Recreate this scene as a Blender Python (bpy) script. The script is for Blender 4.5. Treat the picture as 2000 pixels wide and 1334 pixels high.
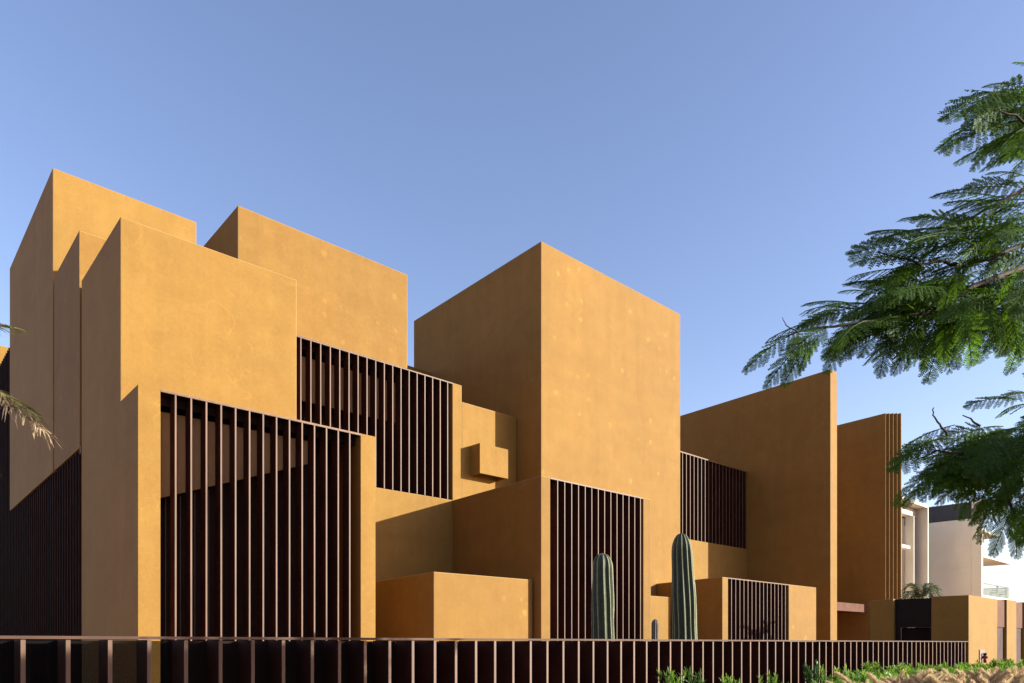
import bpy, bmesh, math, random
import numpy as np
from mathutils import Vector

random.seed(7)
rng = np.random.default_rng(11)
for o in list(bpy.data.objects):
    bpy.data.objects.remove(o)
scene = bpy.context.scene
COL = scene.collection
R = math.radians

# ------------------------------------------------------------------ camera
# X runs along the main facade (to the right), Y away from the street, Z up
EYE = 1.6
YAW = math.atan2(1550, 1424)
FX, FY = math.cos(YAW), math.sin(YAW)
RX, RY = FY, -FX
cam_d = bpy.data.cameras.new("camera")
cam = bpy.data.objects.new("camera", cam_d)
COL.objects.link(cam)
cam.location = (0, 0, EYE)
cam.rotation_euler = (R(90), 0, -math.atan2(FX, FY))
cam_d.sensor_width = 36
cam_d.lens = 36 * 1424 / 2000
cam_d.shift_y = (1256 - 667) / 2000
cam_d.clip_start = 0.05
cam_d.clip_end = 5000
scene.camera = cam

# ------------------------------------------------------------------ light
SUN_TO = Vector((0.86, -1.0, 0.335)).normalized()
world = bpy.data.worlds.new("World")
scene.world = world
world.use_nodes = True
wn = world.node_tree.nodes
sky = wn.new("ShaderNodeTexSky")
sky.sky_type = 'NISHITA'
sky.sun_disc = False
sky.sun_elevation = math.asin(SUN_TO.z)
sky.sun_rotation = math.atan2(SUN_TO.x, SUN_TO.y)
sky.altitude = 0
sky.air_density = 1.0
sky.dust_density = 0.6
sky.ozone_density = 2.1
bg = wn["Background"]
bg.inputs["Strength"].default_value = 0.133
wb = wn.new("ShaderNodeMix")          # camera white balance of the skylight
wb.data_type = 'RGBA'
wb.blend_type = 'MULTIPLY'
wb.inputs[0].default_value = 1.0
wb.inputs[7].default_value = (1.08, 0.915, 0.98, 1)
world.node_tree.links.new(sky.outputs[0], wb.inputs[6])
world.node_tree.links.new(wb.outputs[2], bg.inputs["Color"])
sun_d = bpy.data.lights.new("sun", 'SUN')
sun_d.energy = 4.95
sun_d.angle = R(0.5)
sun_d.color = (0.96, 0.99, 0.87)
sun = bpy.data.objects.new("sun", sun_d)
COL.objects.link(sun)
sun.location = (40, -40, 30)
sun.rotation_euler = (-SUN_TO).to_track_quat('-Z', 'Y').to_euler()
scene.view_settings.view_transform = 'Standard'
scene.view_settings.look = 'None'
scene.view_settings.exposure = 1.25
scene.view_settings.gamma = 1.0
scene.view_settings.use_curve_mapping = False


def at(u, v, d):
    """a point seen at photo pixel (u, v), d metres deep"""
    l = (u - 1000) / 1424
    return np.array((d * (FX + RX * l), d * (FY + RY * l), EYE + (1256 - v) / 1424 * d))


# ------------------------------------------------------------------ materials
def new_mat(name):
    m = bpy.data.materials.new(name)
    m.use_nodes = True
    nt = m.node_tree
    return m, nt, nt.nodes["Principled BSDF"]


def nd(nt, kind, **kw):
    n = nt.nodes.new(kind)
    for k, v in kw.items():
        if k in n.inputs:
            n.inputs[k].default_value = v
        else:
            setattr(n, k, v)
    return n


def math_n(nt, op, a, b=None, c=None, clamp=False):
    n = nt.nodes.new("ShaderNodeMath")
    n.operation = op
    n.use_clamp = clamp
    for i, x in enumerate((a, b, c)):
        if x is None:
            continue
        if isinstance(x, (int, float)):
            n.inputs[i].default_value = x
        else:
            nt.links.new(x, n.inputs[i])
    return n.outputs[0]


def mix_c(nt, fac, a, b, mode='MIX'):
    n = nt.nodes.new("ShaderNodeMix")
    n.data_type = 'RGBA'
    n.blend_type = mode
    for i, x in ((0, fac), (6, a), (7, b)):
        if isinstance(x, (int, float)):
            n.inputs[i].default_value = x
        elif isinstance(x, tuple):
            n.inputs[i].default_value = (*x, 1) if len(x) == 3 else x
        else:
            nt.links.new(x, n.inputs[i])
    return n.outputs[2]


def maprange(nt, v, a, b, c=0.0, d=1.0):
    n = nt.nodes.new("ShaderNodeMapRange")
    nt.links.new(v, n.inputs[0])
    for i, x in enumerate((a, b, c, d)):
        n.inputs[i + 1].default_value = x
    return n.outputs[0]


def noise(nt, vec, scale, detail=4.0, rough=0.55, dist=0.0):
    n = nd(nt, "ShaderNodeTexNoise", Scale=scale, Detail=detail, Roughness=rough, Distortion=dist)
    nt.links.new(vec, n.inputs["Vector"])
    return n.outputs["Fac"]


def plaster(name, base, spots=0.0, strokes=0.5, seed=0.0):
    m, nt, bs = new_mat(name)
    L = nt.links
    geo = nd(nt, "ShaderNodeNewGeometry")
    mp = nd(nt, "ShaderNodeMapping")
    mp.inputs["Location"].default_value = (seed, seed * 1.7, seed * .6)
    L.new(geo.outputs["Position"], mp.inputs["Vector"])
    pos = mp.outputs[0]
    big = noise(nt, pos, 0.35, 3)
    mid = noise(nt, pos, 1.7, 5, 0.62, 0.6)
    fine = noise(nt, pos, 14.0, 4, 0.65)
    # vertical weather streaks
    st = nd(nt, "ShaderNodeMapping")
    st.inputs["Scale"].default_value = (2.6, 2.6, 0.22)
    L.new(geo.outputs["Position"], st.inputs["Vector"])
    streak = noise(nt, st.outputs[0], 1.0, 4, 0.6)
    # horizontal float lifts
    st2 = nd(nt, "ShaderNodeMapping")
    st2.inputs["Scale"].default_value = (0.25, 0.25, 1.5)
    L.new(geo.outputs["Position"], st2.inputs["Vector"])
    lift = noise(nt, st2.outputs[0], 1.0, 3, 0.55)
    v = math_n(nt, 'MULTIPLY_ADD', maprange(nt, big, .3, .7, -1, 1), 0.05, 1.0)
    v = math_n(nt, 'MULTIPLY_ADD', maprange(nt, mid, .3, .7, -1, 1), 0.055, v)
    v = math_n(nt, 'MULTIPLY_ADD', maprange(nt, fine, .3, .7, -1, 1), 0.06, v)
    v = math_n(nt, 'MULTIPLY_ADD', maprange(nt, streak, .3, .7, -1, 1), 0.05, v)
    v = math_n(nt, 'MULTIPLY_ADD', maprange(nt, lift, .3, .7, -1, 1), 0.035, v)
    # trowel strokes: thin pale arcs
    wv = nd(nt, "ShaderNodeTexNoise", Scale=0.55, Detail=2.0, Roughness=0.5, Distortion=2.4)
    L.new(pos, wv.inputs["Vector"])
    band = math_n(nt, 'ABSOLUTE', math_n(nt, 'SUBTRACT', wv.outputs["Fac"], 0.52))
    arc = maprange(nt, band, 0.0, 0.012, 1.0, 0.0)
    gate = maprange(nt, noise(nt, pos, 0.9, 3), 0.55, 0.68, 0.0, 1.0)
    arc = math_n(nt, 'MULTIPLY', math_n(nt, 'MULTIPLY', arc, gate), 0.2 * strokes)
    v = math_n(nt, 'ADD', v, arc)
    col = mix_c(nt, maprange(nt, mid, .25, .75), tuple(base), tuple(c * k for c, k in zip(base, (1.0, 1.06, 1.22))))
    # filled tie holes: pale round dabs
    vo = nd(nt, "ShaderNodeTexVoronoi", Scale=1.6, Randomness=0.9)
    L.new(pos, vo.inputs["Vector"])
    rnd = nd(nt, "ShaderNodeSeparateColor")
    L.new(vo.outputs["Color"], rnd.inputs[0])
    wob = math_n(nt, 'MULTIPLY_ADD', maprange(nt, noise(nt, pos, 9.0, 2), .3, .7, -1, 1), 0.06, vo.outputs["Distance"])
    dab = maprange(nt, wob, 0.10, 0.19, 1.0, 0.0)
    dab = math_n(nt, 'MULTIPLY', dab, maprange(nt, rnd.outputs[0], 0.35, 0.75, 0.0, 1.0))
    v = math_n(nt, 'MULTIPLY_ADD', dab, 0.16 * spots, v)
    vs = nd(nt, "ShaderNodeTexVoronoi", Scale=4.5, Randomness=1.0)
    L.new(pos, vs.inputs["Vector"])
    sr = nd(nt, "ShaderNodeSeparateColor")
    L.new(vs.outputs["Color"], sr.inputs[0])
    speck = math_n(nt, 'MULTIPLY', maprange(nt, vs.outputs["Distance"], 0.06, 0.20, 1.0, 0.0), maprange(nt, sr.outputs[1], 0.4, 0.9, 0.0, 1.0))
    v = math_n(nt, 'MULTIPLY_ADD', speck, 0.11, v)
    cm = nd(nt, "ShaderNodeCombineXYZ")
    for i in range(3):
        L.new(v, cm.inputs[i])
    colv = mix_c(nt, 1.0, col, cm.outputs[0], 'MULTIPLY')
    L.new(colv, bs.inputs["Base Color"])
    bs.inputs["Roughness"].default_value = 0.82
    bs.inputs["Specular IOR Level"].default_value = 0.25
    bmp = nd(nt, "ShaderNodeBump", Strength=0.25, Distance=0.02)
    h = math_n(nt, 'MULTIPLY_ADD', mid, 0.6, math_n(nt, 'MULTIPLY', fine, 0.35))
    L.new(h, bmp.inputs["Height"])
    L.new(bmp.outputs[0], bs.inputs["Normal"])
    return m


OCHRE = (0.236, 0.1145, 0.0208)
M_PL = plaster("ochre_plaster", OCHRE, 0.12, 1.0, 0.0)
M_PLS = plaster("ochre_plaster_patched", (0.229, 0.1095, 0.0208), 2.3, 0.45, 5.3)
M_PLW = plaster("ochre_plaster_wall", (0.229, 0.1095, 0.0208), 0.7, 0.6, 17.3)
M_PLB = plaster("ochre_plaster_deep", (0.212, 0.101, 0.019), 1.2, 0.6, 21.0)
M_PLA = plaster("ochre_plaster_pale", (0.252, 0.125, 0.0245), 0.1, 1.3, 31.0)
M_ARRIS = plaster("arris_highlight", (0.285, 0.16, 0.055), 0.0, 0.0, 3.0)  # paler ochre paints a bright highlight along the block edges
M_PLD = plaster("ochre_plaster_dark", (0.203, 0.0965, 0.019), 0.3, 0.5, 9.1)  # slightly darker tone of the ochre
M_PLG = plaster("ochre_plaster_gate", (0.236, 0.116, 0.020), 0.1, 0.5, 13.7)


def simple(name, col, rough=0.6, metal=0.0, var=0.15, scale=6.0, spec=0.4, stretch=None):
    m, nt, bs = new_mat(name)
    geo = nd(nt, "ShaderNodeNewGeometry")
    vec = geo.outputs["Position"]
    if stretch:
        mp = nd(nt, "ShaderNodeMapping")
        mp.inputs["Scale"].default_value = stretch
        nt.links.new(vec, mp.inputs["Vector"])
        vec = mp.outputs[0]
    n = noise(nt, vec, scale, 5, 0.6)
    c = mix_c(nt, maprange(nt, n, .3, .7), tuple(x * (1 - var) for x in col), tuple(min(1, x * (1 + var)) for x in col))
    nt.links.new(c, bs.inputs["Base Color"])
    bs.inputs["Roughness"].default_value = rough
    bs.inputs["Metallic"].default_value = metal
    bs.inputs["Specular IOR Level"].default_value = spec
    return m


M_EDGE = simple("copper_edge", (0.138, 0.068, 0.043), 0.55, 0.0, 0.30, 1.6, 0.3, (7, 7, .5))
M_COPPER = simple("copper_panel", (0.112, 0.045, 0.027), 0.7, 0.0, 0.25, 2.2, 0.1, (2, 2, 1))
M_FIN = simple("dark_bronze", (0.050, 0.0175, 0.0115), 0.65, 0.0, 0.3, 2.0, 0.03)
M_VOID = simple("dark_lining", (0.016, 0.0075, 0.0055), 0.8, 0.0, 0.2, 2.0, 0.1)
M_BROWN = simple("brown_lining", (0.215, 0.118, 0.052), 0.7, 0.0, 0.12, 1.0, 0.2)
M_GATE = simple("bronze_gate", (0.015, 0.008, 0.006), 0.6, 0.0, 0.2, 1.5, 0.12)
M_TIMBER = simple("weathered_slats", (0.14, 0.085, 0.08), 0.7, 0.0, 0.3, 3.0, 0.2, (6, 6, .6))


# ------------------------------------------------------------------ mesh helpers
class MB:
    def __init__(s):
        s.v, s.f, s.m = [], [], []

    def quad(s, a, b, c, d, m=0):
        i = len(s.v)
        s.v += [tuple(a), tuple(b), tuple(c), tuple(d)]
        s.f.append((i, i + 1, i + 2, i + 3))
        s.m.append(m)

    def ngon(s, pts, m=0):
        i = len(s.v)
        s.v += [tuple(p) for p in pts]
        s.f.append(tuple(range(i, i + len(pts))))
        s.m.append(m)

    def box(s, x0, x1, y0, y1, z0, z1, m=0, front=None, z1b=None, z0b=None):
        """axis box; z1b / z0b give the top and bottom at the back (y1)"""
        z1b = z1 if z1b is None else z1b
        z0b = z0 if z0b is None else z0b
        i = len(s.v)
        s.v += [(x0, y0, z0), (x1, y0, z0), (x1, y1, z0b), (x0, y1, z0b),
                (x0, y0, z1), (x1, y0, z1), (x1, y1, z1b), (x0, y1, z1b)]
        fs = [(0, 1, 5, 4), (1, 2, 6, 5), (2, 3, 7, 6), (3, 0, 4, 7), (4, 5, 6, 7), (3, 2, 1, 0)]
        for k, f in enumerate(fs):
            s.f.append(tuple(i + j for j in f))
            s.m.append(front if (k == 0 and front is not None) else m)

    def prism(s, pts, z0, ztops, m=0):
        n = len(pts)
        i = len(s.v)
        s.v += [(x, y, z0) for x, y in pts] + [(x, y, z) for (x, y), z in zip(pts, ztops)]
        for k in range(n):
            l = (k + 1) % n
            s.f.append((i + k, i + l, i + n + l, i + n + k)); s.m.append(m)
        s.f.append(tuple(i + n + k for k in range(n))); s.m.append(m)
        s.f.append(tuple(i + k for k in reversed(range(n)))); s.m.append(m)

    def tube(s, pts, rad, sides=8, m=0, cap=True):
        pts = [Vector(p) for p in pts]
        n = len(pts)
        if not hasattr(rad, '__len__'):
            rad = [rad] * n
        base = len(s.v)
        t0 = (pts[1] - pts[0]).normalized()
        ref = Vector((0, 0, 1)) if abs(t0.z) < .9 else Vector((1, 0, 0))
        a = t0.cross(ref).normalized()
        for k in range(n):
            t = (pts[min(k + 1, n - 1)] - pts[max(k - 1, 0)]).normalized()
            a = (a - t * a.dot(t)).normalized()
            b = t.cross(a)
            for j in range(sides):
                th = 2 * math.pi * j / sides
                s.v.append(tuple(pts[k] + (a * math.cos(th) + b * math.sin(th)) * rad[k]))
        for k in range(n - 1):
            for j in range(sides):
                l = (j + 1) % sides
                s.f.append((base + k * sides + j, base + k * sides + l, base + (k + 1) * sides + l, base + (k + 1) * sides + j))
                s.m.append(m)
        if cap:
            s.f.append(tuple(base + j for j in reversed(range(sides)))); s.m.append(m)
            s.f.append(tuple(base + (n - 1) * sides + j for j in range(sides))); s.m.append(m)

    def build(s, name, mats, parent=None, smooth=False):
        me = bpy.data.meshes.new(name)
        me.from_pydata(s.v, [], s.f)
        for m in (mats if isinstance(mats, (list, tuple)) else [mats]):
            me.materials.append(m)
        me.polygons.foreach_set("material_index", s.m)
        if smooth:
            me.polygons.foreach_set("use_smooth", [True] * len(s.f))
        me.update()
        o = bpy.data.objects.new(name, me)
        COL.objects.link(o)
        if parent is not None:
            put_under(o, parent)
        return o


def put_under(o, parent):
    o.parent = parent
    o.matrix_parent_inverse = world_inv(parent)


def world_inv(p):
    from mathutils import Matrix
    m = Matrix.Translation(p.location)
    q = p
    while q.parent is not None:
        q = q.parent
    # parts of one mesh thing are all built in world space
    if p.parent is not None:
        m = Matrix.Translation((0, 0, 0)) @ wm(p)
    else:
        m = wm(p)
    return m.inverted()


def wm(o):
    from mathutils import Matrix
    m = Matrix.LocRotScale(o.location, o.rotation_euler, o.scale)
    if o.parent is not None:
        return wm(o.parent) @ o.matrix_parent_inverse @ m
    return m


def empty(name, loc, label, cat, group=None):
    o = bpy.data.objects.new(name, None)
    o.empty_display_size = 0.3
    COL.objects.link(o)
    o.location = loc
    tag(o, label, cat, group)
    return o


def tag(o, label=None, cat=None, group=None, kind=None):
    for k, v in (("label", label), ("category", cat), ("group", group), ("kind", kind)):
        if v:
            o[k] = v
    return o


def structure(o):
    o["kind"] = "structure"
    return o


# ------------------------------------------------------------------ ground (structure)
def sheet(name, x0, x1, y0, y1, z, mat):
    b = MB()
    b.quad((x0, y0, z), (x1, y0, z), (x1, y1, z), (x0, y1, z))
    return structure(b.build(name, mat))


M_SAND = simple("sand", (0.33, 0.15, 0.075), 0.9, 0, 0.15, 0.4)
M_PAVE = simple("paving", (0.27, 0.25, 0.22), 0.85, 0, 0.12, 3.0)
M_GRAVEL = simple("gravel", (0.42, 0.155, 0.07), 0.9, 0, 0.3, 22.0)
M_SOIL = simple("soil", (0.09, 0.06, 0.04), 0.95, 0, 0.3, 9.0)
sheet("ground", -1800, 1800, -1800, 1800, 0.0, M_SAND)
sheet("pavement", -40, 60, -7, 1.6, 0.12, M_PAVE)
k = MB(); k.box(-40, 60, -7.15, -7.0, 0.0, 0.125); k.box(-40, 60, 1.6, 1.72, 0.0, 0.16)
structure(k.build("kerb", M_PAVE))
sheet("road", -60, 80, -16, -7.15, 0.004, simple("asphalt", (0.05, 0.05, 0.052), 0.85, 0, 0.2, 8.0))
sheet("planting_bed", -8, 60, 1.72, 6.62, 0.06, M_SOIL)
sheet("courtyard", -8, 46, 6.9, 46, 0.006, M_GRAVEL)

# ------------------------------------------------------------------ museum
museum = empty("museum_building", (18, 18, 0),
               "large ochre plaster building of cubic towers with dark vertical slat screens", "building")


def arris(o, w=0.02):
    bm = bmesh.new()
    bm.from_mesh(o.data)
    bmesh.ops.remove_doubles(bm, verts=bm.verts, dist=0.0005)
    bmesh.ops.recalc_face_normals(bm, faces=bm.faces)
    bm.to_mesh(o.data)
    bm.free()
    m = o.modifiers.new("arris", 'BEVEL')
    m.width = w
    m.segments = 2
    m.limit_method = 'ANGLE'
    m.angle_limit = R(40)
    m.harden_normals = False
    o.data.materials.append(M_ARRIS)
    m.material = len(o.data.materials) - 1


def block(name, x0, x1, y0, y1, zf, zb, z0=0.0, z0b=None, holes=(), mat=M_PL, extra=None, label=None, bevel=True):
    """a plastered volume; holes = (x0, x1, z0, z1, depth) recesses in its street face"""
    b = MB()
    xs = sorted({x0, x1, *[h[0] for h in holes], *[h[1] for h in holes]})
    zs = sorted({z0, zf, *[h[2] for h in holes], *[h[3] for h in holes]})
    if holes:
        for i in range(len(xs) - 1):
            for j in range(len(zs) - 1):
                cx, cz = (xs[i] + xs[i + 1]) / 2, (zs[j] + zs[j + 1]) / 2
                if any(h[0] < cx < h[1] and h[2] < cz < h[3] for h in holes):
                    continue
                b.quad((xs[i], y0, zs[j]), (xs[i + 1], y0, zs[j]), (xs[i + 1], y0, zs[j + 1]), (xs[i], y0, zs[j + 1]))
        z0b_ = z0 if z0b is None else z0b
        b.ngon([(x1, y1, zb), *[(x1, y0, z) for z in reversed(zs)], (x1, y1, z0b_)][::-1])
        b.ngon([(x0, y1, z0b_), *[(x0, y0, z) for z in zs], (x0, y1, zb)])
        b.quad((x1, y1, z0b_), (x0, y1, z0b_), (x0, y1, zb), (x1, y1, zb))
        b.ngon([*[(x, y0, zf) for x in xs], (x1, y1, zb), (x0, y1, zb)])
        for hx0, hx1, hz0, hz1, dp in holes:
            ye = y0 + dp
            b.quad((hx0, y0, hz0), (hx0, ye, hz0), (hx0, ye, hz1), (hx0, y0, hz1))      # left reveal
            b.quad((hx1, ye, hz0), (hx1, y0, hz0), (hx1, y0, hz1), (hx1, ye, hz1))      # right reveal
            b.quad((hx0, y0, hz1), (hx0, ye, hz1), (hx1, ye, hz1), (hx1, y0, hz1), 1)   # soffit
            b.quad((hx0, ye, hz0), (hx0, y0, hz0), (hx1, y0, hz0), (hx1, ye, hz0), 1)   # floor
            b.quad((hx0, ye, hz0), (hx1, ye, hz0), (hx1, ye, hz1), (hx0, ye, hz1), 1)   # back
    else:
        b.box(x0, x1, y0, y1, z0, zf, z1b=zb, z0b=z0b)
    if extra:
        extra(b)
    o = b.build(name, [mat, M_VOID], museum)
    if bevel:
        arris(o, 0.022)
    if label:
        o["label"] = label
    return o


def screen(name, x0, x1, y0, z0, z1, pitch, first, parent, fin=0.034, depth=0.33, head=0.04, recess=0.0, foot=False):
    """vertical blades with a pale copper front edge, under a thin head rail"""
    b = MB()
    x = first
    while x < x1 - 0.03:
        ye = y0 + recess
        b.box(x - fin / 2, x + fin / 2, ye, ye + 0.012, z0, z1 - head, 0)
        b.box(x - fin * .32, x + fin * .32, ye + 0.0122, ye + depth, z0, z1 - head, 1)
        x += pitch
    b.box(x0, x1, y0 + recess - 0.004, y0 + recess + 0.06, z1 - head, z1 - 0.002, 0)
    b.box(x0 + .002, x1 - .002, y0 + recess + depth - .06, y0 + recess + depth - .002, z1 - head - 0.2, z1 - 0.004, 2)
    o = b.build(name, [M_EDGE, M_FIN, M_VOID], parent)
    return o


PITCH = 0.32
# front-left volume with the tall screen, and the plain volumes stepping up behind it
P = block("block", 4.47, 10.11, 16.2, 17.485, 6.91, 6.87, holes=[(4.9, 9.68, 0.02, 6.86, 1.25)], bevel=False)
bb = MB()  # invented panel; its sloped lower edge draws a diagonal shade line
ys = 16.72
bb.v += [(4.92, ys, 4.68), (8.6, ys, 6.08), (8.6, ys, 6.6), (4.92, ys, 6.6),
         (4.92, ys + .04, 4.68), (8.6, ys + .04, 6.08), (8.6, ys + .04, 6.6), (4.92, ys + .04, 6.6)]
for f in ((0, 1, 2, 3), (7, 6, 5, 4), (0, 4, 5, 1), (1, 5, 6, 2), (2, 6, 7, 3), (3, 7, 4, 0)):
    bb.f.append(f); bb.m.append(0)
bb.build("shade_edge_panel", M_BROWN, P)
screen("slat_screen", 4.9, 9.68, 16.2, 0.02, 6.905, PITCH, 5.205, P)
block("block", 4.47, 8.58, 17.49, 21.01, 10.91, 10.80)
block("block", 4.47, 8.30, 21.25, 24.26, 12.18, 12.09, 6.60, 6.54, mat=M_PLB)
block("tower", 4.47, 8.50, 24.44, 31.77, 15.31, 15.18, 6.53, 6.39, mat=M_PLA)
block("filler_block", 5.3, 8.0, 20.5, 25.5, 10.2, 10.2, 6.45, 6.45, mat=M_PLD)  # filler added to close the gaps to light from behind
base = block("podium", 4.95, 9.2, 21.03, 48.0, 6.36, 6.30, mat=M_GATE)


def side_screen(name, x, y0, y1, z0, z1f, z1b, parent):
    b = MB()
    y = y0 + 0.06
    while y < y1:
        t = (y - y0) / (y1 - y0)
        z1 = z1f + (z1b - z1f) * t - 0.02
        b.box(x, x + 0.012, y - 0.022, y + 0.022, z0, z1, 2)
        b.box(x + .0122, x + 0.32, y - 0.014, y + 0.014, z0, z1, 1)
        y += PITCH
    o = b.build(name, [M_EDGE, M_FIN, M_SIDE], parent)
    return o


M_SIDE = simple("shaded_edge", (0.011, 0.006, 0.0045), 0.7, 0, 0.2, 3.0, 0.06)  # near-black copy of the copper edge, shade of the left side in its colour
side_screen("slat_screen", 4.50, 21.04, 47.0, 0.02, 6.60, 6.15, base)
rb = MB(); rb.box(4.46, 4.535, 21.03, 21.17, 6.42, 6.61)
rb.build("rail_end", M_COPPER, base)
lt = block("block", 4.98, 8.6, 31.79, 47.0, 12.70, 12.4, 6.4, 6.35, mat=M_GATE)
side_screen("slat_screen", 4.62, 31.79, 47.0, 6.40, 12.80, 12.45, lt)
block("block", 4.3, 9.4, 39.0, 46.9, 14.75, 14.6, 12.5, 12.5)

# second tower over the long upper screen
YQ = 20.05
Q = block("block", 8.60, 16.03, YQ, 24.3, 10.65, 10.6, holes=[(9.4, 15.62, 6.57, 10.60, 1.3)], mat=M_PL)
screen("slat_screen", 9.4, 15.62, YQ, 6.575, 10.645, PITCH, 9.965, Q)
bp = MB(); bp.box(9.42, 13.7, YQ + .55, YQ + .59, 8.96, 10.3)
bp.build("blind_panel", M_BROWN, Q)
block("tower", 8.09, 13.74, YQ + 0.004, 25.6, 13.76, 13.6, 10.652, 10.652, mat=M_PLB)
W2 = block("block", 16.032, 18.66, YQ + 0.002, 21.8, 10.08, 10.03, mat=M_PL)
block("parapet", 15.2, 18.66, 25.5, 26.6, 13.27, 13.2, 9.0, 9.0, mat=M_PLD)

# cantilevered cube on the wall
cb = MB()
cb.box(16.42, 17.75, 19.53, YQ, 7.69, 8.60)
cb.box(16.42, 17.75, 19.53, 19.62, 7.55, 7.69)
cb.box(16.42, 16.51, 19.62, YQ, 7.55, 7.69)
cb.box(17.66, 17.75, 19.62, YQ, 7.55, 7.69)
o = cb.build("window_box", M_PL, museum); o["label"] = "small ochre box jutting from the wall"

# great central tower and the slatted block at its foot
block("tower", 18.68, 27.38, 18.765, 26.78, 16.19, 15.90, mat=M_PLS)
Rb = block("block", 15.62, 21.10, 15.69, 18.755, 6.69, 6.60, holes=[(16.01, 20.67, 0.02, 6.64, 1.2)], mat=M_PLD,
           extra=lambda b: b.box(15.62, 18.67, 18.755, YQ - .003, 0, 6.60, z1b=6.56))
screen("slat_screen", 16.01, 20.67, 15.69, 0.02, 6.685, PITCH, 16.34, Rb, fin=0.029, depth=0.30)
block("block", 11.82, 15.56, 16.0, 19.3, 3.54, 3.45, mat=M_PLS)
block("block", 20.5, 24.42, 17.2, 18.75, 3.44, 3.42, mat=M_PLS)

# low slatted block right of it
T = block("block", 25.63, 33.80, 15.6, 18.75, 4.22, 4.14, holes=[(26.05, 31.11, 0.02, 4.17, 1.1)], mat=M_PLS)
screen("slat_screen", 26.05, 31.11, 15.6, 0.02, 4.215, PITCH, 26.31, T, fin=0.03, head=0.03)

# high recessed screen between tower and tall wall
En = block("block", 27.385, 35.13, 19.9, 23.5, 10.64, 10.6, holes=[(27.40, 35.12, 6.55, 10.58, 1.0)], mat=M_PL)
screen("slat_screen", 27.40, 35.12, 19.9, 6.555, 10.635, PITCH, 27.62, En, fin=0.032, head=0.035)
wl = MB(); wl.box(35.14, 35.88, 15.52, 33.0, 0, 14.83, z1b=14.24)
arris(wl.build("wall_slab", M_PLW, museum))
wf = MB()
fx = [(40.5, 30.0), (40.5, 14.98)]
for i in range(1, 5):
    fx.append((40.5 + .145 * i, 14.98 - .14 * (i - 1)))
    fx.append((40.5 + .145 * i, 14.98 - .14 * i))
fx += [(41.2, 14.98 - .56), (41.2, 30.0)]
wf.prism(fx, 0.0, [13.72 - (0.033 * max(0, y - 14.98)) for x, y in fx])
wf.build("wall_slab", M_PLW, museum)
cp = MB(); cp.box(35.885, 40.25, 15.8, 18.6, 3.23, 3.65)
cp.build("canopy", M_COPPER, museum)
en = MB(); en.box(35.885, 40.49, 19.5, 20.5, 0, 6.4)
en.build("entrance_wall", M_GATE, museum)

# ------------------------------------------------------------------ gatehouse
gate = empty("gatehouse", (27, 7.8, 0), "low ochre entrance wall with copper panels at the end of the slat fence", "wall")
g = MB()
g.box(24.17, 27.09, 6.64, 7.63, 0, 3.0)
g.box(24.17, 24.55, 8.71, 9.4, 0, 2.98, z1b=2.95)
g.box(28.18, 29.34, 6.64, 7.2, 0, 3.03)
g.box(30.42, 31.58, 6.64, 7.2, 0, 3.03)
g.box(32.66, 36.0, 6.64, 7.2, 0, 3.03)
g.box(24.7, 36.0, 9.42, 9.7, 0, 2.9)
arris(g.build("wall", M_PLG, gate), .012)
g = MB(); g.box(24.32, 24.36, 7.632, 8.708, 2.08, 2.97); g.box(24.33, 24.36, 7.632, 7.72, 0, 2.08); g.box(24.33, 24.36, 8.56, 8.708, 0, 2.08)
g.build("bronze_panel", M_GATE, gate)
g = MB(); g.box(24.45, 24.48, 7.722, 8.558, 0, 2.078)
g.build("door", M_VOID, gate)
for x0, x1 in ((27.10, 28.17), (29.35, 30.41), (31.59, 32.65)):
    g = MB(); g.box(x0, x1, 6.70, 6.76, 2.12, 3.0)
    g.build("copper_panel", M_COPPER, gate)
    g = MB()
    x = x0 + 0.03
    while x < x1 - 0.02:
        g.box(x - .022, x + .022, 6.74, 6.80, 0, 2.11, 0)
        x += 0.085
    g.box(x0, x1, 6.83, 6.86, 0, 2.11, 1)
    g.build("slat_panel", [M_TIMBER, M_FIN], gate)

# fire connection on the gatehouse
fv = empty("fire_hydrant_valve", (25.41, 6.62, 1.2), "small red pipe valve on a pale plate set in the gatehouse wall", "valve")
g = MB(); g.box(25.15, 25.67, 6.615, 6.636, 0.98, 1.40)
g.build("plate", simple("pink_plate", (0.16, 0.08, 0.065), 0.5, 0, .08), fv)
g = MB()
g.tube([(25.41, 6.55, 1.0), (25.41, 6.55, 1.24)], 0.045, 10)
g.tube([(25.41, 6.62, 1.17), (25.41, 6.50, 1.17)], 0.04, 10)
g.tube([(25.36, 6.5, 1.17), (25.50, 6.5, 1.17)], 0.035, 10)
g.build("valve_body", simple("red_paint", (0.22, 0.03, 0.025), 0.45, 0, .2), fv, True)
g = MB(); g.tube([(25.41, 6.55, 1.24), (25.41, 6.55, 1.30)], 0.05, 10)
g.build("cap", M_VOID, fv, True)

# ------------------------------------------------------------------ slat fence
fence = empty("slat_fence", (12, 6.64, 0), "long dark slat fence with copper edged blades along the front of the building", "fence")
FP = 0.30025
b = MB(); b.box(-3.2, 24.16, 6.62, 6.80, 1.632, 1.656, 0, z1b=1.656)
b.build("top_rail", simple("rail_bronze", (0.085, 0.042, 0.028), 0.6, 0.0, 0.25, 2.0, 0.15), fence)
post_mesh = None
for i in range(-14, 77):
    x = 1.02 + FP * i
    if post_mesh is None:
        b = MB()
        b.box(-.016, .016, 0, 0.012, 0.0, 1.627, 0)
        b.box(-.012, .012, 0.0122, 0.32, 0.0, 1.627, 1)
        p0 = b.build("post", [M_EDGE, M_FIN])
        post_mesh = p0
        o = p0
    else:
        o = post_mesh.copy(); COL.objects.link(o)
    o.location = (x, 6.64, 0.0)
    put_under(o, fence)


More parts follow.
